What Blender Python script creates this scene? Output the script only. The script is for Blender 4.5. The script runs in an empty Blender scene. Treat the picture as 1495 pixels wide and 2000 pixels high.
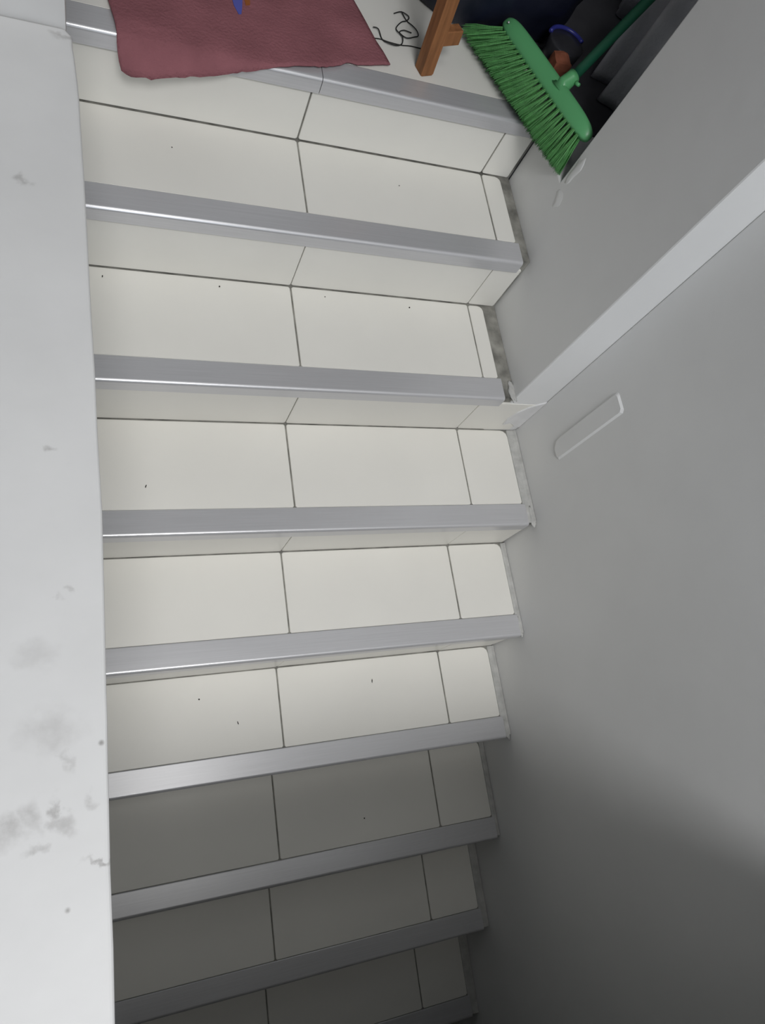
import bpy, bmesh, math, random
from mathutils import Vector, Matrix, noise
random.seed(7)
SC = bpy.context.scene
COL = SC.collection

# ------------------------------------------------------------------ camera
cam_d = bpy.data.cameras.new('camera')
cam = bpy.data.objects.new('camera', cam_d)
COL.objects.link(cam)
cam_d.sensor_fit = 'HORIZONTAL'
cam_d.sensor_width = 36.0
cam_d.lens = 36.0 * 1407.2 / 1495.0
cam_d.clip_start = 0.02
R = ((0.925335, 0.01815, -0.378717), (-0.147677, 0.937226, -0.31591), (0.349209, 0.34825, 0.869928))
cam.matrix_world = Matrix.Translation((-0.45766, -1.34376, 1.20785)) @ Matrix(R).to_4x4()
SC.camera = cam

# ------------------------------------------------------------------ light
w = bpy.data.worlds.new('world')
SC.world = w
w.use_nodes = True
w.node_tree.nodes['Background'].inputs[0].default_value = (0.80, 0.88, 1.0, 1)
w.node_tree.nodes['Background'].inputs[1].default_value = 0.075


def area(name, loc, target, sx, sy, power, color):
    d = bpy.data.lights.new(name, 'AREA')
    d.shape = 'RECTANGLE'
    d.size, d.size_y = sx, sy
    d.energy = power
    d.color = color
    o = bpy.data.objects.new(name, d)
    COL.objects.link(o)
    o.location = loc
    o.rotation_euler = (Vector(target) - Vector(loc)).to_track_quat('-Z', 'Y').to_euler()
    return o


sun_side = area('window_daylight', (-0.35, -2.98, 3.5), (0.1, -1.25, -0.6), 1.2, 0.85, 28, (0.985, 0.985, 1.0))
sun_side.data.spread = math.radians(95)
area('far_fill', (0.0, -5.4, 2.3), (0.3, -0.5, 0.5), 1.4, 1.2, 31, (0.84, 0.91, 1.0))  # added cool fill, brightens the step-back of the right wall; unseen source
area('overhead_fill', (0.05, -1.3, 3.6), (0.05, -1.35, 0.0), 0.8, 1.0, 10.5, (1.0, 0.99, 0.97))  # added fill from above, lets the shaded lower treads fade gradually

SC.view_settings.view_transform = 'Standard'
SC.view_settings.look = 'None'
SC.view_settings.gamma = 1.0
SC.view_settings.use_curve_mapping = False
SC.view_settings.exposure = 0.08


# ------------------------------------------------------------------ materials
def mat(name, col, rough=0.6, metal=0.0, spec=0.4, var=0.06, scale=8.0, bump=0.0, bscale=40.0, stretch=None,
        col2=None, trans=0.0):
    m = bpy.data.materials.new(name)
    m.use_nodes = True
    nt = m.node_tree
    b = nt.nodes['Principled BSDF']
    b.inputs['Roughness'].default_value = rough
    b.inputs['Metallic'].default_value = metal
    b.inputs['Specular IOR Level'].default_value = spec
    if trans:
        b.inputs['Transmission Weight'].default_value = trans
    tc = nt.nodes.new('ShaderNodeTexCoord')
    mp = nt.nodes.new('ShaderNodeMapping')
    if stretch:
        mp.inputs['Scale'].default_value = stretch
    nt.links.new(tc.outputs['Object'], mp.inputs[0])
    n = nt.nodes.new('ShaderNodeTexNoise')
    n.inputs['Scale'].default_value = scale
    n.inputs['Detail'].default_value = 5
    nt.links.new(mp.outputs[0], n.inputs['Vector'])
    r = nt.nodes.new('ShaderNodeValToRGB')
    r.color_ramp.elements[0].position = 0.3
    r.color_ramp.elements[1].position = 0.7
    c2 = col2 or tuple(min(1, c * (1 + var)) for c in col)
    c1 = tuple(c * (1 - var) for c in col)
    r.color_ramp.elements[0].color = (*c1, 1)
    r.color_ramp.elements[1].color = (*c2, 1)
    nt.links.new(n.outputs['Fac'], r.inputs[0])
    nt.links.new(r.outputs[0], b.inputs['Base Color'])
    if bump:
        n2 = nt.nodes.new('ShaderNodeTexNoise')
        n2.inputs['Scale'].default_value = bscale
        n2.inputs['Detail'].default_value = 4
        nt.links.new(mp.outputs[0], n2.inputs['Vector'])
        bp = nt.nodes.new('ShaderNodeBump')
        bp.inputs['Strength'].default_value = bump
        bp.inputs['Distance'].default_value = 0.004
        nt.links.new(n2.outputs['Fac'], bp.inputs['Height'])
        nt.links.new(bp.outputs[0], b.inputs['Normal'])
    m['ramp'] = r.name
    return m


def add_stains(m, spots, color, nscale=60.0):
    """dirt smudges at given (x, y, z, rx, ry, strength) spots, broken up by noise"""
    nt = m.node_tree
    b = nt.nodes['Principled BSDF']
    base = nt.nodes[m['ramp']].outputs[0]
    geo = nt.nodes.new('ShaderNodeTexCoord')
    nz = nt.nodes.new('ShaderNodeTexNoise')
    nz.inputs['Scale'].default_value = nscale
    nz.inputs['Detail'].default_value = 6
    nz.inputs['Roughness'].default_value = 0.65
    nt.links.new(geo.outputs['Object'], nz.inputs['Vector'])
    nw = nt.nodes.new('ShaderNodeTexNoise')
    nw.inputs['Scale'].default_value = 45
    nw.inputs['Detail'].default_value = 5
    nt.links.new(geo.outputs['Object'], nw.inputs['Vector'])
    wa = nt.nodes.new('ShaderNodeVectorMath'); wa.operation = 'SUBTRACT'
    wa.inputs[1].default_value = (0.5, 0.5, 0.5)
    nt.links.new(nw.outputs['Color'], wa.inputs[0])
    wb = nt.nodes.new('ShaderNodeVectorMath'); wb.operation = 'MULTIPLY_ADD'
    wb.inputs[1].default_value = (0.045, 0.045, 0.0)
    nt.links.new(wa.outputs[0], wb.inputs[0])
    nt.links.new(geo.outputs['Object'], wb.inputs[2])
    acc = None
    for (x, y, z, rx, ry, s) in spots:
        sub = nt.nodes.new('ShaderNodeVectorMath'); sub.operation = 'SUBTRACT'
        sub.inputs[1].default_value = (x, y, z)
        nt.links.new(wb.outputs[0] if max(rx, ry) > 0.005 else geo.outputs['Object'], sub.inputs[0])
        mul = nt.nodes.new('ShaderNodeVectorMath'); mul.operation = 'MULTIPLY'
        mul.inputs[1].default_value = (1 / rx, 1 / ry, 1 / max(rx, ry))
        nt.links.new(sub.outputs[0], mul.inputs[0])
        ln = nt.nodes.new('ShaderNodeVectorMath'); ln.operation = 'LENGTH'
        nt.links.new(mul.outputs[0], ln.inputs[0])
        mr = nt.nodes.new('ShaderNodeMapRange')
        mr.interpolation_type = 'SMOOTHSTEP'
        mr.inputs[1].default_value = 0.1
        mr.inputs[2].default_value = 1.0
        mr.inputs[3].default_value = s
        mr.inputs[4].default_value = 0.0
        nt.links.new(ln.outputs['Value'], mr.inputs[0])
        if acc is None:
            acc = mr.outputs[0]
        else:
            mx = nt.nodes.new('ShaderNodeMath'); mx.operation = 'MAXIMUM'
            nt.links.new(acc, mx.inputs[0]); nt.links.new(mr.outputs[0], mx.inputs[1])
            acc = mx.outputs[0]
    th = nt.nodes.new('ShaderNodeMapRange')
    th.inputs[1].default_value = 0.075
    th.inputs[2].default_value = 0.62
    nt.links.new(nz.outputs['Fac'], th.inputs[0])
    mm = nt.nodes.new('ShaderNodeMath'); mm.operation = 'MULTIPLY'; mm.use_clamp = True
    nt.links.new(acc, mm.inputs[0]); nt.links.new(th.outputs[0], mm.inputs[1])
    mix = nt.nodes.new('ShaderNodeMix'); mix.data_type = 'RGBA'
    nt.links.new(mm.outputs[0], mix.inputs['Factor'])
    nt.links.new(base, mix.inputs[6])
    mix.inputs[7].default_value = (*color, 1)
    nt.links.new(mix.outputs[2], b.inputs['Base Color'])


M_TILE = mat('glazed_cream_tile', (0.765, 0.752, 0.70), 0.35, spec=0.35, var=0.03, scale=3.0)
M_GROUT = mat('dirty_grout', (0.24, 0.235, 0.21), 0.9, spec=0.2, var=0.45, scale=22, bump=0.5, bscale=90)
M_ALU = mat('brushed_aluminium', (0.58, 0.58, 0.592), 0.29, metal=0.38, spec=0.5, var=0.05, scale=20,
            stretch=(0.3, 30, 30))
M_WALL = mat('white_wall_paint', (0.745, 0.75, 0.745), 0.55, spec=0.3, var=0.025, scale=4, bump=0.15, bscale=18)
M_COPING = mat('white_painted_coping', (0.60, 0.60, 0.592), 0.5, spec=0.3, var=0.03, scale=9, bump=0.12, bscale=25)
M_PLASTER = mat('plaster_filler', (0.68, 0.68, 0.68), 0.8, spec=0.2, var=0.05, scale=30, bump=0.3)
M_MORTAR = mat('grey_mortar', (0.46, 0.46, 0.44), 0.9, spec=0.2, var=0.15, scale=40, bump=0.4)
M_CEIL = mat('ceiling_paint', (0.45, 0.45, 0.44), 0.7, spec=0.2, var=0.04)
M_DARK = mat('store_gloom', (0.09, 0.09, 0.10), 0.8, spec=0.1, var=0.2)  # dark tone stands in for the lack of light inside the store
M_RAG = mat('maroon_fleece', (0.275, 0.113, 0.128), 0.95, spec=0.05, var=0.16, scale=9, bump=0.6, bscale=160)
M_BLUE = mat('blue_print', (0.10, 0.11, 0.40), 0.8, spec=0.1)
M_ORANGE = mat('orange_print', (0.30, 0.10, 0.03), 0.8, spec=0.1)
M_GREEN = mat('green_plastic', (0.11, 0.38, 0.155), 0.35, spec=0.45, var=0.05)
M_BRIST = mat('green_bristle', (0.10, 0.33, 0.095), 0.4, spec=0.4, var=0.25, scale=60)
M_BRTIP = M_BRIST
M_HANDLE = mat('shaded_green_handle', (0.012, 0.09, 0.05), 0.4, spec=0.4)  # handle's green darkened in the colour for the shade it stands in
M_WOOD = mat('brown_wood', (0.27, 0.115, 0.045), 0.6, spec=0.3, var=0.3, scale=14, stretch=(6, 6, 0.6), bump=0.2)
M_WIRE = mat('black_wire', (0.012, 0.012, 0.012), 0.5)
M_BAG = mat('black_plastic_bag', (0.008, 0.010, 0.022), 0.45, spec=0.35, var=0.3)
M_CLOTH = mat('lightened_grey_cloth', (0.70, 0.70, 0.74), 0.95, spec=0.05, var=0.15, bump=0.4, bscale=120)  # grey raised in the colour to replace light the store walls block
M_TUB = mat('smoky_tub', (0.03, 0.03, 0.035), 0.3, spec=0.4)
M_RIM = mat('blue_plastic', (0.03, 0.035, 0.22), 0.35, spec=0.4)
M_BRICK = mat('terracotta', (0.24, 0.085, 0.05), 0.9, spec=0.1, var=0.2, scale=40, bump=0.4)
M_SPECK = mat('dirt_crumb', (0.02, 0.018, 0.015), 0.9, spec=0.1)


# ------------------------------------------------------------------ helpers
def link(name, me, m, parent=None, smooth=False):
    o = bpy.data.objects.new(name, me)
    COL.objects.link(o)
    if m and not me.materials:
        me.materials.append(m)
    if parent:
        o.parent = parent
    if smooth:
        for f in me.polygons:
            f.use_smooth = True
    return o


def obj(name, bm, m, parent=None, smooth=False):
    bmesh.ops.recalc_face_normals(bm, faces=bm.faces)
    me = bpy.data.meshes.new(name)
    bm.to_mesh(me)
    bm.free()
    return link(name, me, m, parent, smooth)


def tag(o, label, cat, group=None):
    o['label'] = label
    o['category'] = cat
    if group:
        o['group'] = group
    return o


def struct(o, label=None, cat=None):
    o['kind'] = 'structure'
    if label:
        o['label'] = label
    if cat:
        o['category'] = cat
    return o


def empty(name, loc=(0, 0, 0)):
    o = bpy.data.objects.new(name, None)
    COL.objects.link(o)
    o.location = loc
    o.empty_display_size = 0.05
    return o


def add_box(bm, x0, x1, y0, y1, z0, z1):
    v = [bm.verts.new(c) for c in ((x0, y0, z0), (x1, y0, z0), (x1, y1, z0), (x0, y1, z0),
                                   (x0, y0, z1), (x1, y0, z1), (x1, y1, z1), (x0, y1, z1))]
    for f in ((0, 3, 2, 1), (4, 5, 6, 7), (0, 1, 5, 4), (1, 2, 6, 5), (2, 3, 7, 6), (3, 0, 4, 7)):
        bm.faces.new([v[i] for i in f])
    return bm


def box(*a):
    return add_box(bmesh.new(), *a)


def add_prism(bm, pts, axis, a, b):
    """extrude a 2-D polygon along an axis (0, 1 or 2) from a to b"""
    def mk(p, t):
        c = [0, 0, 0]
        k = [i for i in range(3) if i != axis]
        c[k[0]], c[k[1]], c[axis] = p[0], p[1], t
        return bm.verts.new(c)
    lo = [mk(p, a) for p in pts]
    hi = [mk(p, b) for p in pts]
    n = len(pts)
    bm.faces.new(lo)
    bm.faces.new(hi[::-1])
    for i in range(n):
        bm.faces.new((lo[i], lo[(i + 1) % n], hi[(i + 1) % n], hi[i]))
    return bm


def rounded(x0, x1, y0, y1, r):
    """corner list; r = radii (x0y0, x1y0, x1y1, x0y1)"""
    pts = []
    cs = ((x0, y0, 1, 1, 180), (x1, y0, -1, 1, 270), (x1, y1, -1, -1, 0), (x0, y1, 1, -1, 90))
    for (cx, cy, sx, sy, a0), rr in zip(cs, r):
        n = 4 if rr > 0.008 else 2
        for i in range(n):
            a = math.radians(a0 + 90 * i / (n - 1))
            pts.append((cx + sx * rr + rr * math.cos(a), cy + sy * rr + rr * math.sin(a)))
    return pts


def slab(pts, axis, back, front, bev=0.0012):
    """tile: outline extruded with a small chamfer towards the visible side ('front')"""
    bm = bmesh.new()
    cx = sum(p[0] for p in pts) / len(pts)
    cy = sum(p[1] for p in pts) / len(pts)
    s = 1 if front > back else -1

    def ring(t, inset):
        out = []
        for p in pts:
            dx, dy = p[0] - cx, p[1] - cy
            q = (p[0] - math.copysign(min(inset, abs(dx)), dx), p[1] - math.copysign(min(inset, abs(dy)), dy))
            c = [0, 0, 0]
            k = [i for i in range(3) if i != axis]
            c[k[0]], c[k[1]], c[axis] = q[0], q[1], t
            out.append(bm.verts.new(c))
        return out
    a, b, c = ring(back, 0), ring(front - s * bev, 0), ring(front, bev)
    n = len(pts)
    bm.faces.new(a)
    bm.faces.new(c[::-1])
    for i in range(n):
        j = (i + 1) % n
        bm.faces.new((a[i], a[j], b[j], b[i]))
        bm.faces.new((b[i], b[j], c[j], c[i]))
    return bm


def add_tube(bm, path, rad, seg=6, cap=True):
    path = [Vector(p) for p in path]
    rings = []
    up = Vector((0, 0, 1))
    for i, p in enumerate(path):
        t = (path[min(i + 1, len(path) - 1)] - path[max(i - 1, 0)]).normalized()
        u = t.cross(up)
        if u.length < 1e-3:
            u = t.cross(Vector((1, 0, 0)))
        u.normalize()
        v = t.cross(u)
        r = rad[i] if isinstance(rad, (list, tuple)) else rad
        rings.append([bm.verts.new(p + r * (math.cos(2 * math.pi * k / seg) * u + math.sin(2 * math.pi * k / seg) * v))
                      for k in range(seg)])
    for a, b in zip(rings, rings[1:]):
        for k in range(seg):
            bm.faces.new((a[k], a[(k + 1) % seg], b[(k + 1) % seg], b[k]))
    if cap:
        bm.faces.new(rings[0][::-1])
        bm.faces.new(rings[-1])
    return bm


def smooth_path(pts, n=4):
    out = []
    P = [Vector(p) for p in pts]
    for i in range(len(P) - 1):
        p0, p1, p2, p3 = P[max(i - 1, 0)], P[i], P[i + 1], P[min(i + 2, len(P) - 1)]
        for k in range(n):
            t = k / n
            out.append(0.5 * ((2 * p1) + (p2 - p0) * t + (2 * p0 - 5 * p1 + 4 * p2 - p3) * t * t
                              + (3 * p1 - p0 - 3 * p2 + p3) * t ** 3))
    out.append(P[-1])
    return out


def add_lathe(bm, prof, cx, cy, seg=24):
    rings = [[bm.verts.new((cx + r * math.cos(2 * math.pi * k / seg), cy + r * math.sin(2 * math.pi * k / seg), z))
              for k in range(seg)] for r, z in prof]
    for a, b in zip(rings, rings[1:]):
        for k in range(seg):
            bm.faces.new((a[k], a[(k + 1) % seg], b[(k + 1) % seg], b[k]))
    bm.faces.new(rings[0][::-1])
    bm.faces.new(rings[-1])
    return bm


# ------------------------------------------------------------------ stair geometry
H, D = 0.17675, 0.27
YS = {-1: 0.27, 0: -0.0016, 1: -0.2633, 2: -0.5385, 3: -0.8164, 4: -1.0836, 5: -1.3445, 6: -1.6224, 7: -1.8896}
ZS = {-1: 0.1724, 0: 0.0058, 1: -0.177, 2: -0.3554, 3: -0.5298, 4: -0.707, 5: -0.8833, 6: -1.0599, 7: -1.2381}
for k in range(8, 13):
    YS[k] = -k * D
    ZS[k] = -k * H
XL = -0.49           # face of the wall on the left, under the coping
W1, W2 = 0.565, 0.667    # right wall: upper face, set-back lower face
YJ = -0.536          # where the right wall steps back
YO = -0.165          # where the right wall ends (opening to the store)
XB = 0.48
GAP = 0.0019
NOSE_BACK, NOSE_FRONT, LIP = 0.0555, -0.006, 0.034
LAST = 11
WX = {k: (W1 if k <= 1 else W2) for k in range(-1, LAST + 1)}
TX = {-1: 0.545, 0: 0.534, 1: 0.524, 2: 0.637, 3: 0.652, 4: 0.645, 5: 0.652, 6: 0.642, 7: 0.638}


def nose_profile(y, z):
    """L-shaped aluminium stair edge with a rounded front corner, in (y, z)"""
    f, b = y + NOSE_FRONT, y + NOSE_BACK
    r = 0.008
    pts = [(b, z - 0.004), (b, z + 0.0012), (b - 0.002, z + 0.002)]
    for i in range(10):
        a = math.radians(90 + 90 * i / 9)
        pts.append((f + r + r * math.cos(a), z + 0.002 - r + r * math.sin(a)))
    pts += [(f, z - LIP), (f + 0.003, z - LIP - 0.001), (f + 0.008, z - LIP), (f + 0.012, z - 0.016), (f + 0.02, z - 0.004)]
    return pts


def tile_step(parent, k, z, yback, yfront, znext, xr, rx):
    """tiles and nosing of one step: tread tiles, riser tiles, metal edge strip"""
    tr = TX.get(k, 0.64)
    y0, y1 = yfront + NOSE_BACK + 0.0012, yback - 0.0006
    for i, (a, b) in enumerate(((-0.478, -GAP), (GAP, XB - GAP), (XB + GAP, tr))):
        rr = (0.0035, 0.0035, 0.0035, 0.0035)
        if i == 2:
            rr = (0.004, 0.005, 0.020 if b - a > 0.08 else 0.014, 0.004)
        dz = random.uniform(-0.0006, 0.0006)
        t = obj('tread_tile', slab(rounded(a, b, y0, y1, rr), 2, z - 0.009, z + dz), M_TILE, parent)
    z0, z1 = znext + 0.0015, z - LIP + 0.002
    g = GAP * 0.5
    for i, (a, b) in enumerate(((-0.478, -g), (g, XB - g), (XB + g, rx - 0.008))):
        t = obj('riser_tile', slab(rounded(a, b, z0, z1, (0.003,) * 4), 1, yfront + 0.011,
                                   yfront + 0.0015 + random.uniform(-0.0005, 0.0005)), M_TILE, parent)
    n = obj('nosing_strip', add_prism(bmesh.new(), nose_profile(yfront, z), 0, -0.482, tr + 0.006), M_ALU, parent)
    return n


stairs = empty('staircase', (0, YS[LAST], ZS[LAST]))
tag(stairs, 'flight of cream tiled stairs with aluminium nosing strips descending between white walls', 'staircase')
stairs.location = (0, 0, 0)
for k in range(0, LAST):
    z, yb, yf, zn, xr = ZS[k], YS[k], YS[k + 1], ZS[k + 1], WX[k]
    bm = bmesh.new()
    add_box(bm, XL + 0.001, xr - 0.001, yf + 0.006, yb + 0.006, zn - 0.30, z - 0.0030)
    st = obj('step', bm, M_GROUT, stairs)
    if k >= 2:      # pale mortar between the last tile and the wall
        fx = TX.get(k, 0.64)
        obj('mortar_fillet', add_prism(bmesh.new(), [(fx - 0.0005, z - 0.006), (fx + 0.001, z - 0.0008), (xr - 0.008, z), (xr - 0.001, z + 0.004),
                                                    (xr - 0.001, z - 0.006)], 1, yf + 0.002, yb), M_MORTAR, st)
    tile_step(st, k, z, yb, yf, zn, xr, 0.655 if k == 1 else xr)

# landing at the head of the stairs
zl = ZS[-1]
bm = box(XL - 0.25, W1, YS[0] + 0.006, 1.3, zl - 0.20, zl - 0.003)
floor = struct(obj('floor', bm, M_GROUT))
bm = None
for (a, b) in ((-0.478, -GAP), (GAP, XB - GAP), (XB + GAP, W1 - 0.004)):
    for (c, e) in ((YS[0] + NOSE_BACK + 0.0015, 0.46 - GAP), (0.46 + GAP, 0.94 - GAP), (0.94 + GAP, 1.29)):
        obj('floor_tile', slab(rounded(a, b, c, e, (0.0035,) * 4), 2, zl - 0.009, zl), M_TILE, floor)
for (a, b) in ((-0.478, -GAP), (GAP, XB - GAP), (XB + GAP, W1 - 0.008)):
    obj('riser_tile', slab(rounded(a, b, ZS[0] + 0.0015, zl - LIP + 0.002, (0.003,) * 4), 1, YS[0] + 0.011, YS[0] + 0.0015),
        M_TILE, floor)
for a, b in ((-0.482, 0.012), (0.0135, 0.552)):          # the strip is in two lengths, with a butt joint
    n = obj('nosing_strip', add_prism(bmesh.new(), nose_profile(YS[0], zl), 0, a, b), M_ALU, floor)

# ground below the flight
struct(obj('floor', box(XL - 0.3, 1.2, -5.2, YS[LAST] + 0.005, ZS[LAST] - 0.12, ZS[LAST]), M_TILE))

# ------------------------------------------------------------------ walls
ZT = 2.6
ZB = ZS[LAST] - 0.1
bm = bmesh.new()
add_box(bm, W2, W2 + 0.16, -5.2, YJ, ZB, ZT)                        # set-back lower length
add_prism(bm, [(YJ, -1.0), (1.3, -1.0), (1.3, zl - 0.21), (YS[0] + 0.004, zl - 0.21), (YS[0] + 0.004, zl - 0.001), (YO, zl - 0.001),
               (YO, ZT), (YJ, ZT)], 0, W1, W1 + 0.262)                # upper length with the opening above landing level
wall_r = struct(obj('wall_right', bm, M_WALL))
mb = wall_r.modifiers.new('bevel', 'BEVEL')
mb.width = 0.004
mb.segments = 2
mb.limit_method = 'ANGLE'

# raised filler patch on the lower wall (a plastered-over box slot)
pp = rounded(-0.700, -0.646, -0.205, 0.064, (0.006, 0.028, 0.010, 0.006))
pm = slab(pp, 0, W2 + 0.004, W2 - 0.0045, 0.0045)
pt = obj('plaster_patch', pm, M_WALL, wall_r, False)

# dabs of plaster at the foot of the step-back and at the corner of the opening


def blob(name, c, r, parent, m, amp=0.35, seed=0, sub=3):
    bm = bmesh.new()
    bmesh.ops.create_icosphere(bm, subdivisions=sub, radius=1)
    for v in bm.verts:
        n = v.co.normalized()
        s = 1 + amp * noise.noise(n * 1.7 + Vector((seed, seed * 2.1, 0)))
        v.co = Vector((c[0] + n.x * r[0] * s, c[1] + n.y * r[1] * s, c[2] + n.z * r[2] * s))
    return obj(name, bm, m, parent, True)


sm = bmesh.new()
out = [(0.606, -0.322), (0.602, -0.290), (0.611, -0.250), (0.628, -0.222), (0.650, -0.204), (0.668, -0.192),
       (0.668, -0.335), (0.650, -0.332), (0.636, -0.318), (0.622, -0.312)]
obj('plaster_smear', slab(out, 1, YJ + 0.012, YJ - 0.004, 0.002), M_PLASTER, wall_r)
for i, (y, z, ry, rz) in enumerate(((-0.184, 0.225, 0.016, 0.050), (-0.196, 0.150, 0.022, 0.030))):
    blob('plaster_lump', (W1 + 0.004, y, z), (0.0060, ry, rz), wall_r, M_WALL, 0.3, i * 3.3)
# mortar left where the nosing strips meet the wall
for k, ex in ((1, 0.010), (2, 0.016), (3, 0.012), (4, 0.012)):
    y, z = YS[k + 1], ZS[k]
    blob('mortar_dab', (WX[k] - 0.008, y + 0.02, z - 0.001), (0.009, 0.030, 0.003), wall_r, M_MORTAR, 0.5, k)

# left: parapet wall with an uneven painted coping
EDGE = [(-0.475, -0.3362), (-0.4661, -0.3474), (-0.4653, -0.3671), (-0.4633, -0.3865), (-0.4602, -0.4269), (-0.4583, -0.4585),
        (-0.4565, -0.5203), (-0.4539, -0.5962), (-0.4518, -0.6843), (-0.4496, -0.7892), (-0.4468, -0.8801), (-0.4457, -0.959),
        (-0.443, -1.0513), (-0.4432, -1.1646), (-0.4435, -1.238), (-0.4433, -1.2681), (-0.4439, -1.3116), (-0.4438, -1.3444),
        (-0.4441, -1.4071), (-0.4432, -1.4707), (-0.4436, -1.5303), (-0.4436, -1.9), (-0.444, -5.2)]
ZC = 0.42
struct(obj('wall_left', box(-0.74, XL, -5.2, 1.3, ZB, ZC - 0.05), M_WALL))
bm = add_prism(bmesh.new(), EDGE + [(-0.75, -5.2), (-0.75, -0.3362)], 2, ZC - 0.05, ZC)
coping = struct(obj('wall_left', bm, M_COPING))
coping.name = 'trim_1'
mb = coping.modifiers.new('bevel', 'BEVEL')
mb.width = 0.004
mb.segments = 3
mb.limit_method = 'ANGLE'
mb.angle_limit = math.radians(50)
add_stains(M_COPING, [(-0.530, -1.358, ZC, 0.024, 0.022, 0.55), (-0.510, -1.350, ZC, 0.014, 0.022, 0.5), (-0.489, -1.348, ZC, 0.006, 0.018, 0.7),
                      (-0.487, -1.362, ZC, 0.018, 0.010, 0.45), (-0.507, -1.380, ZC, 0.012, 0.006, 0.6), (-0.455, -1.394, ZC, 0.016, 0.0035, 0.75),
                      (-0.459, -1.342, ZC, 0.010, 0.008, 0.5), (-0.4495, -1.292, ZC, 0.004, 0.004, 1.0), (-0.494, -1.275, ZC, 0.035, 0.03, 0.28),
                      (-0.481, -1.302, ZC, 0.006, 0.014, 0.4), (-0.481, -1.433, ZC, 0.0035, 0.0035, 0.9), (-0.496, -0.976, ZC, 0.008, 0.008, 0.5),
                      (-0.524, -0.610, ZC, 0.010, 0.012, 0.5), (-0.51, -1.20, ZC, 0.03, 0.02, 0.2), (-0.48, -1.14, ZC, 0.006, 0.006, 0.4),
                      (-0.478, -0.352, ZC, 0.02, 0.008, 0.6)],
           (0.24, 0.23, 0.22), 75)
# pillar where the coping ends
bm = box(-0.95, -0.474, -0.334, 0.9, ZC - 0.05, ZT)
struct(obj('wall_left', bm, M_COPING))

# ceiling slab over the lower half of the flight and the end wall down there
struct(obj('ceiling', box(-0.442, W2, -5.2, -1.772, 0.36, 0.50), M_CEIL))
struct(obj('wall_back', box(-0.745, W2, -5.3, -5.2, ZB, 0.70), M_CEIL))

# store beside the landing (its gloom is put into the dark surface colour)
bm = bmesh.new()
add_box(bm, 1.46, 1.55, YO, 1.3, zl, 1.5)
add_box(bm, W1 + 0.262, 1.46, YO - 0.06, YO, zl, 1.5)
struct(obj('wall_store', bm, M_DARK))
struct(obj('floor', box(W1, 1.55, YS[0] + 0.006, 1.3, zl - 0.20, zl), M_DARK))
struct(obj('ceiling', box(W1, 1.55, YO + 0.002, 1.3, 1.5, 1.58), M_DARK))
struct(obj('wall_far', box(-0.95, 1.55, 1.3, 1.4, zl - 0.2, ZT), M_WALL))

# ------------------------------------------------------------------ rag
LOW = [(-0.3834, -0.0491, 0.1332), (-0.3714, -0.0534, 0.1285), (-0.3481, -0.0528, 0.1291), (-0.3246, -0.0516, 0.1304),
       (-0.2961, -0.0464, 0.1362), (-0.2479, -0.0393, 0.144), (-0.2126, -0.0343, 0.1494), (-0.174, -0.0266, 0.158),
       (-0.1368, -0.0196, 0.1657), (-0.0797, -0.007, 0.1784), (-0.0473, 0.0052, 0.1784), (0.0162, 0.0208, 0.1784),
       (0.0558, 0.0381, 0.1784), (0.0715, 0.0516, 0.1784), (0.0915, 0.053, 0.1784), (0.0969, 0.0501, 0.1784),
       (0.1343, 0.0625, 0.1784), (0.1748, 0.0744, 0.1784)]
LFT = [(-0.3834, -0.0491), (-0.3889, -0.0368), (-0.3916, -0.0205), (-0.3915, -0.0049), (-0.3961, 0.0226), (-0.4057, 0.0705),
       (-0.41, 0.16), (-0.40, 0.26), (-0.39, 0.36)]
RGT = [(0.1748, 0.0744), (0.1631, 0.1075), (0.151, 0.1315), (0.1401, 0.1639), (0.1268, 0.213), (0.1144, 0.2536), (0.10, 0.30),
       (0.095, 0.36), (0.09, 0.42)]


def resample(pts, n):
    pts = [Vector((p[0], p[1])) for p in pts]
    L = [0]
    for a, b in zip(pts, pts[1:]):
        L.append(L[-1] + (b - a).length)
    out = []
    for i in range(n):
        t = L[-1] * i / (n - 1)
        j = max(k for k in range(len(L)) if L[k] <= t + 1e-9)
        j = min(j, len(pts) - 2)
        out.append(pts[j].lerp(pts[j + 1], (t - L[j]) / max(1e-9, L[j + 1] - L[j])))
    return out



def rag_z(x, y):
    z = zl + 0.0055
    e = -0.008 - y
    if e > -0.012:
        z -= 1.1 * max(0, e) + (0.0009 if e < 0 else 0)
    z += 0.0035 * max(0, noise.noise(Vector((x * 9, y * 9, 1))) + 0.25) * (1 if e < 0 else 0.6)
    if e < -0.02:
        z += 0.006 * max(0, noise.noise(Vector((x * 4 + 3, y * 5, 4))))
    return z


NS, NT = 64, 40
lo, lf, rt = resample(LOW, NS), resample(LFT, NT), resample(RGT, NT)
hi = [lf[-1].lerp(rt[-1], i / (NS - 1)) for i in range(NS)]
bm = bmesh.new()
grid = []
for j in range(NT):
    t = j / (NT - 1)
    row = []
    for i in range(NS):
        s = i / (NS - 1)
        q = (lo[i] * (1 - t) + hi[i] * t + lf[j] * (1 - s) + rt[j] * s
             - (lo[0] * (1 - t) * (1 - s) + lo[-1] * (1 - t) * s + hi[0] * t * (1 - s) + hi[-1] * t * s))
        if j == 0:
            q = q + Vector((0, 0.0025 * noise.noise(Vector((i * 0.9, 3, 0)))))
        z = rag_z(q.x, q.y)
        row.append(bm.verts.new((q.x, q.y, z)))
    grid.append(row)
for a, b in zip(grid, grid[1:]):
    for i in range(NS - 1):
        bm.faces.new((a[i], a[i + 1], b[i + 1], b[i]))
rag = obj('floor_rag', bm, M_RAG, None, True)
sol = rag.modifiers.new('solid', 'SOLIDIFY')
sol.thickness = 0.0028
sol.offset = 1
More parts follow.
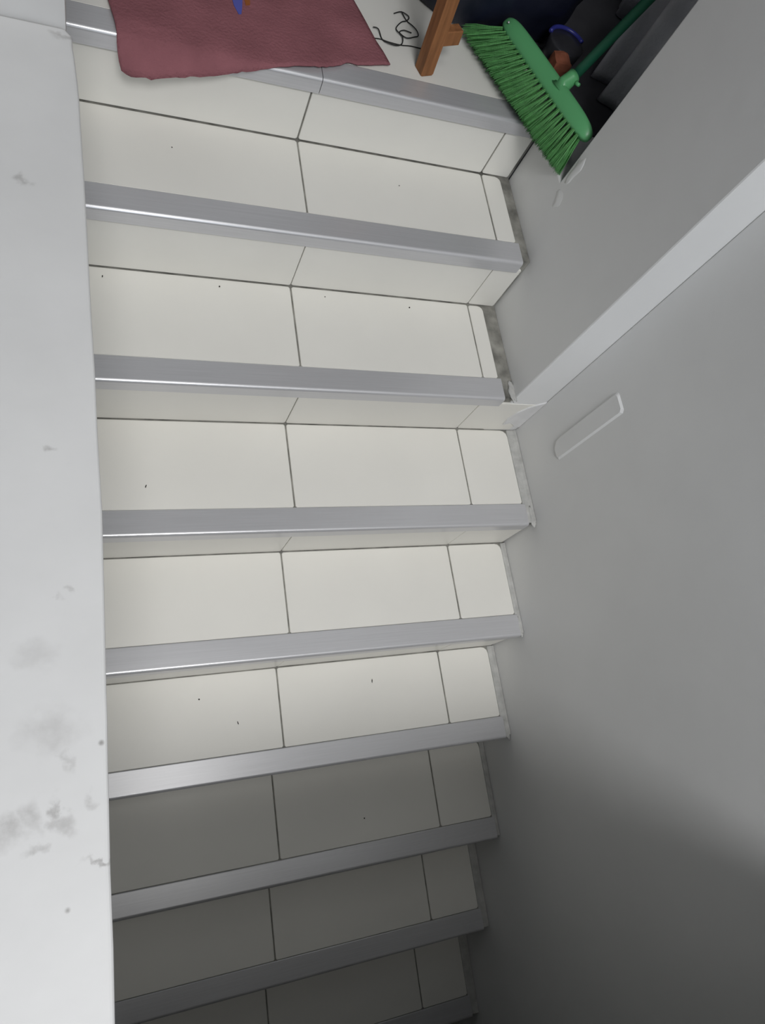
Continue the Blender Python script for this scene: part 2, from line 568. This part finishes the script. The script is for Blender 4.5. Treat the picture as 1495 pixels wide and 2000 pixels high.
tag(rag, 'crumpled maroon cloth rag lying over the top stair edge of the landing', 'rag')


def patch(name, c, pts, m):
    """small print that follows the rag"""
    bm = bmesh.new()
    lo_, hi_ = [], []
    for a, b in pts:
        x, y = c[0] + a, c[1] + b
        lo_.append(bm.verts.new((x, y, rag_z(x, y) + 0.0029)))
        hi_.append(bm.verts.new((x, y, rag_z(x, y) + 0.0042)))
    n = len(pts)
    bm.faces.new(hi_)
    bm.faces.new(lo_[::-1])
    for i in range(n):
        bm.faces.new((lo_[i], lo_[(i + 1) % n], hi_[(i + 1) % n], hi_[i]))
    return obj(name, bm, m, rag)


patch('blue_print', (-0.155, 0.135), [(-0.012, 0.03), (-0.008, 0.0), (0.0, -0.022), (0.006, -0.02), (0.009, 0.0), (0.012, 0.03)], M_BLUE)
patch('orange_print', (-0.137, 0.150), [(-0.004, 0.02), (-0.001, -0.008), (0.008, -0.004), (0.010, 0.02)], M_ORANGE)

# ------------------------------------------------------------------ wires
WIRES = [[(0.1481, 0.1526), (0.1666, 0.1554), (0.1872, 0.1525), (0.2159, 0.1521), (0.2421, 0.1571), (0.2744, 0.1576), (0.3011, 0.161)],
         [(0.1526, 0.1839), (0.1646, 0.1815), (0.1705, 0.1567), (0.1809, 0.1443), (0.2018, 0.143), (0.2191, 0.1563), (0.2226, 0.1764),
          (0.2126, 0.1923), (0.2136, 0.2055), (0.228, 0.2232), (0.2442, 0.2351), (0.2522, 0.2509), (0.2339, 0.2579), (0.2146, 0.2496)],
         [(0.2342, 0.2596), (0.2448, 0.2386), (0.2549, 0.2223), (0.2643, 0.2091), (0.2673, 0.1971), (0.2534, 0.1846), (0.2328, 0.1764),
          (0.2188, 0.1911), (0.2301, 0.198), (0.2493, 0.1978)]]
wire = empty('wire_tangle', (0.22, 0.19, zl))
tag(wire, 'tangled thin black wire lying between the maroon rag and wooden post', 'wire')
for i, wr in enumerate(WIRES):
    bm = bmesh.new()
    pts = [(x - 0.22, y - 0.19, 0.0016 + 0.004 * abs(math.sin(j * 1.1 + i)) * (i > 0)) for j, (x, y) in enumerate(wr)]
    add_tube(bm, smooth_path(pts, 4), 0.0013, 5)
    obj('strand', bm, M_WIRE, wire, True)

# ------------------------------------------------------------------ wooden post
post = empty('wooden_post', (0.262, 0.088, zl))
tag(post, 'brown square wooden post with a short cleat standing beside the green broom', 'post')
post.rotation_euler = (math.radians(-3), math.radians(-4), math.radians(18))
bm = bmesh.new()
s = 0.0165
pr = rounded(-s, s, -s, s, (0.002,) * 4)
add_prism(bm, pr, 2, 0.004, 0.85)
obj('shaft', bm, M_WOOD, post)
bm = bmesh.new()
add_prism(bm, [(x * 0.93, y * 0.93) for x, y in pr], 2, 0.0008, 0.004)
obj('worn_foot', bm, M_WOOD, post)
bm = bmesh.new()
add_prism(bm, rounded(-0.012, 0.014, 0.065, 0.098, (0.002,) * 4), 0, 0.0166, 0.060)
obj('cleat', bm, M_WOOD, post)

# ------------------------------------------------------------------ broom
P1, P2 = Vector((0.388, 0.234, 0.180)), Vector((0.549, -0.160, 0.180))
Q1, Q2 = Vector((0.488, 0.190, 0.252)), Vector((0.583, -0.117, 0.277))
bc = (Q1 + Q2) / 2
U = (Q2 - Q1).normalized()
HD = Vector((0.57, 0.33, 0.74))
HD = (HD - U * HD.dot(U)).normalized()
WD = U.cross(HD)
if WD.x > 0:
    WD = -WD
frame = Matrix((U, WD, HD)).transposed()
broom = empty('broom', bc)
tag(broom, 'green plastic broom with flared green bristles leaning at the landing edge', 'broom')
broom.matrix_world = Matrix.Translation(bc) @ frame.to_4x4()
hl = (Q2 - Q1).length / 2 + 0.030
# head: rounded block (local x = length, y = thickness, z = towards the handle)
bm = bmesh.new()
NU, NV = 40, 16
SX = 0.034
DZ = -0.024      # the block sits low over the tufts
rings = []
for i in range(NU + 1):
    a = math.pi * i / NU
    x = -hl * math.cos(a)
    e = abs(x) / hl
    x -= 0.010
    h = 0.0235 * (1 - e ** 9) ** 0.5 if e < 1 else 0
    top = h * (1.0 + 0.06 * (1 - e * e))
    th = 0.021 * (1 - e ** 8) ** 0.5 if e < 1 else 0
    ring = []
    for j in range(NV):
        b = 2 * math.pi * j / NV
        cy, cz = math.cos(b), math.sin(b)
        yy = th * math.copysign(abs(cy) ** 0.55, cy)
        zz = (top if cz > 0 else h * 0.8) * math.copysign(abs(cz) ** 0.6, cz)
        ring.append(bm.verts.new((x, yy, zz + 0.012 + DZ)))
    rings.append(ring)
for a, b in zip(rings, rings[1:]):
    for j in range(NV):
        bm.faces.new((a[j], a[(j + 1) % NV], b[(j + 1) % NV], b[j]))
bmesh.ops.remove_doubles(bm, verts=bm.verts, dist=1e-5)
head = obj('head_block', bm, M_GREEN, broom, True)
bm = bmesh.new()
add_tube(bm, [(SX, 0.004, 0.018 + DZ), (SX, 0.004, 0.036 + DZ), (SX - 0.002, 0.002, 0.056 + DZ), (SX - 0.003, 0, 0.062 + DZ), (SX - 0.003, 0, 0.0621 + DZ)], [0.024, 0.0175, 0.0155, 0.0165, 0.012], 16)
obj('socket', bm, M_GREEN, head, True)
bm = bmesh.new()
add_tube(bm, [(SX + 0.012, 0.0, 0.056 + DZ), (SX + 0.026, 0.004, 0.058 + DZ)], [0.005, 0.004], 8)
obj('lug', bm, M_GREEN, head, True)
bm = bmesh.new()
add_tube(bm, [(-hl + 0.015, 0.0195, 0.014 + DZ), (-hl + 0.015, 0.0222, 0.014 + DZ)], [0.003, 0.002], 10)
obj('rivet', bm, M_ALU, head, True)
bm = bmesh.new()
add_tube(bm, [(SX - 0.001, 0, 0.050 + DZ), (SX - 0.086, 0, 0.6), (SX - 0.146, 0, 0.98), (SX - 0.148, 0, 0.99)], [0.0115, 0.0115, 0.0115, 0.007], 14)
obj('handle', bm, M_HANDLE, broom, True)
# tufts: each a bundle of fine strands, hanging along local -z with flare
variants = []
for q in range(6):
    rnd = random.Random(q)
    bm = bmesh.new()
    for s_ in range(34):
        a, r = rnd.uniform(0, 6.28), 0.0036 * math.sqrt(rnd.random())
        x, y = r * math.cos(a), r * math.sin(a)
        sp = rnd.uniform(2.0, 3.6)
        L = rnd.uniform(0.93, 1.03)
        wv = rnd.uniform(-0.004, 0.004)
        add_tube(bm, [(x, y, 0), (x * 1.5 + wv * .3, y * 1.5, -0.35 * L), (x * sp * .8 + wv, y * sp * .8, -0.7 * L),
                      (x * sp + wv * 1.6, y * sp + wv, -L)], [0.00075, 0.00075, 0.0007, 0.0004], 3, False)
    me = bpy.data.meshes.new('tuft')
    bm.to_mesh(me)
    bm.free()
    me.materials.append(M_BRIST)
    for f in me.polygons:
        f.use_smooth = True
    variants.append(me)
inv = broom.matrix_world.inverted()
T1, T2 = inv @ P1, inv @ P2
NT_, ROWS = 23, 4
for r_ in range(ROWS):
    ry = (r_ - (ROWS - 1) / 2) * 0.0095
    for i in range(NT_):
        t = (i + (0.5 if r_ % 2 else 0.15)) / NT_
        root = Vector((-0.010 - hl * 0.93 + 1.86 * hl * t, ry, -0.002 + DZ))
        tip = T1.lerp(T2, t)
        tip = Vector((tip.x, tip.y * 0.9 + ry * 1.9, tip.z + 0.002))
        d_ = tip - root
        o = bpy.data.objects.new('tuft', variants[random.randrange(6)])
        COL.objects.link(o)
        o.parent = broom
        o.location = root
        L = d_.length * random.uniform(0.96, 1.0)
        q = Vector((0, 0, -1)).rotation_difference(d_)
        o.rotation_mode = 'QUATERNION'
        o.rotation_quaternion = q
        o.scale = (1, 1, L)

# ------------------------------------------------------------------ things in the dark store
bm = bmesh.new()
bmesh.ops.create_icosphere(bm, subdivisions=5, radius=1)
for v in bm.verts:
    n = v.co.normalized()
    s = 1 + 0.05 * noise.noise(n * 2.2) + 0.04 * noise.noise(n * 6 + Vector((4, 1, 2))) + 0.02 * abs(noise.noise(n * 14))
    e_ = (abs(n.x) ** 4 + abs(n.y) ** 4 + abs(n.z) ** 4) ** -0.25
    n = n * e_
    v.co = Vector((0.475 + n.x * 0.225 * s, 0.50 + n.y * 0.262 * s, max(zl + 0.0005, zl + 0.20 + n.z * 0.26 * s)))
bag = obj('plastic_bag', bm, M_BAG, None, True)
tag(bag, 'full black plastic bag slumped on the landing behind the wooden post', 'bag')

tub = empty('plastic_tub', (0.632, 0.200, zl))
tag(tub, 'smoky dark plastic tub with a blue rim band behind the broom head', 'tub')
bm = add_lathe(bmesh.new(), [(0.036, 0.0005), (0.038, 0.004), (0.046, 0.072), (0.044, 0.075), (0.02, 0.076)], 0, 0)
obj('body', bm, M_TUB, tub, True)
bm = bmesh.new()
add_tube(bm, [(0.047 * math.cos(a * 0.12 + 0.25), 0.047 * math.sin(a * 0.12 + 0.25), 0.076) for a in range(0, 21)],
         [0.0055] * 21, 8)
obj('blue_rim', bm, M_RIM, tub, True)

bm = box(0.580, 0.622, 0.118, 0.155, zl + 0.0005, zl + 0.078)
bmesh.ops.subdivide_edges(bm, edges=bm.edges, cuts=3, use_grid_fill=True)
for v in bm.verts:
    if v.co.z > zl + 0.002:
        v.co += 0.006 * noise.noise_vector(v.co * 40)
tag(obj('brick_piece', bm, M_BRICK), 'small reddish terracotta brick piece behind the broom head', 'brick')


def hanging(name, x, y0, y1, z0, z1, amp, waves, seed, slope=0.0, dx=0.0):
    bm = bmesh.new()
    n, mrow = 90, 14
    g = []
    for j in range(mrow + 1):
        t = j / mrow
        row = []
        for i in range(n + 1):
            s = i / n
            y = y0 + (y1 - y0) * s + slope * t
            a = amp * (0.65 + 0.35 * (1 - t))
            xx = x + dx * s + a * math.sin(s * waves * 6.283 + 0.5 * math.sin(3 * t + seed)) + 0.4 * a * math.sin(s * waves * 15 + seed)
            row.append(bm.verts.new((xx, y, z0 + (z1 - z0) * t)))
        g.append(row)
    for a, b in zip(g, g[1:]):
        for i in range(n):
            bm.faces.new((a[i], a[i + 1], b[i + 1], b[i]))
    o = obj(name, bm, M_CLOTH, None, True)
    sd = o.modifiers.new('solid', 'SOLIDIFY')
    sd.thickness = 0.003
    return o


c1 = hanging('hanging_cloth', 0.80, -0.13, 0.21, zl + 0.004, 0.52, 0.034, 3.6, 1.0)
tag(c1, 'charcoal grey cloth in upright folds just behind the wall edge', 'cloth')
c2 = hanging('hanging_cloth', 0.95, 0.30, 0.62, zl + 0.004, 1.46, 0.018, 3, 4.0)
tag(c2, 'dark grey cloth hanging farther back behind the broom handle', 'cloth')

# ------------------------------------------------------------------ specks of dirt on the treads
SPK = [(-0.1692, -0.2848, -0.177), (0.3066, -0.2914, -0.177), (-0.3367, -0.7043, -0.3554), (-0.2054, -1.1435, -0.707),
       (0.2504, -1.5039, -0.8833), (-0.2805, -0.0852, 0.0058), (-0.1128, -1.213, -0.707), (-0.4194, -0.2884, -0.177),
       (0.2648, -1.1471, -0.707), (0.2393, -0.0862, 0.0058), (0.0834, -0.2841, -0.177)]
ELONG = {2: 2.2, 6: 2.4, 7: 1.6, 8: 3.0}
LBL = ['dark crumb near the top left of the second cream tread', 'dark crumb near the back right of the second cream tread',
       'elongated dark crumb at the left of the third cream tread', 'round dark crumb on left tile of the fifth cream tread',
       'dark crumb on middle tile of the sixth shaded tread', 'tiny dark crumb on left tile of the top tread',
       'thin dark crumb near the front of the fifth cream tread', 'dark crumb at the far left of the second cream tread',
       'thin dark scratch-like crumb on middle tile of the fifth tread', 'tiny dark crumb on middle tile of the top tread',
       'faint tiny crumb left of centre joint on second tread']
LBL[10] = 'tiny crumb just right of the joint on the second tread'
for i, (x, y, z) in enumerate(SPK):
    bm = bmesh.new()
    bmesh.ops.create_icosphere(bm, subdivisions=1, radius=1)
    r = 0.0021 if i not in (5, 9, 10) else 0.0014
    for v in bm.verts:
        n = v.co + 0.3 * noise.noise_vector(v.co * 2 + Vector((i, 0, 0)))
        v.co = Vector((n.x * r * (0.6 if i in ELONG else 1), n.y * r * ELONG.get(i, 1), max(-0.0004, n.z * r * 0.6)))
    o = obj('dirt_crumb', bm, M_SPECK)
    o.location = (x, y, z + 0.0008)
    o.rotation_euler.z = 0.35 * math.sin(i * 2.3)
    tag(o, LBL[i], 'crumb', 'dirt crumbs on the treads')
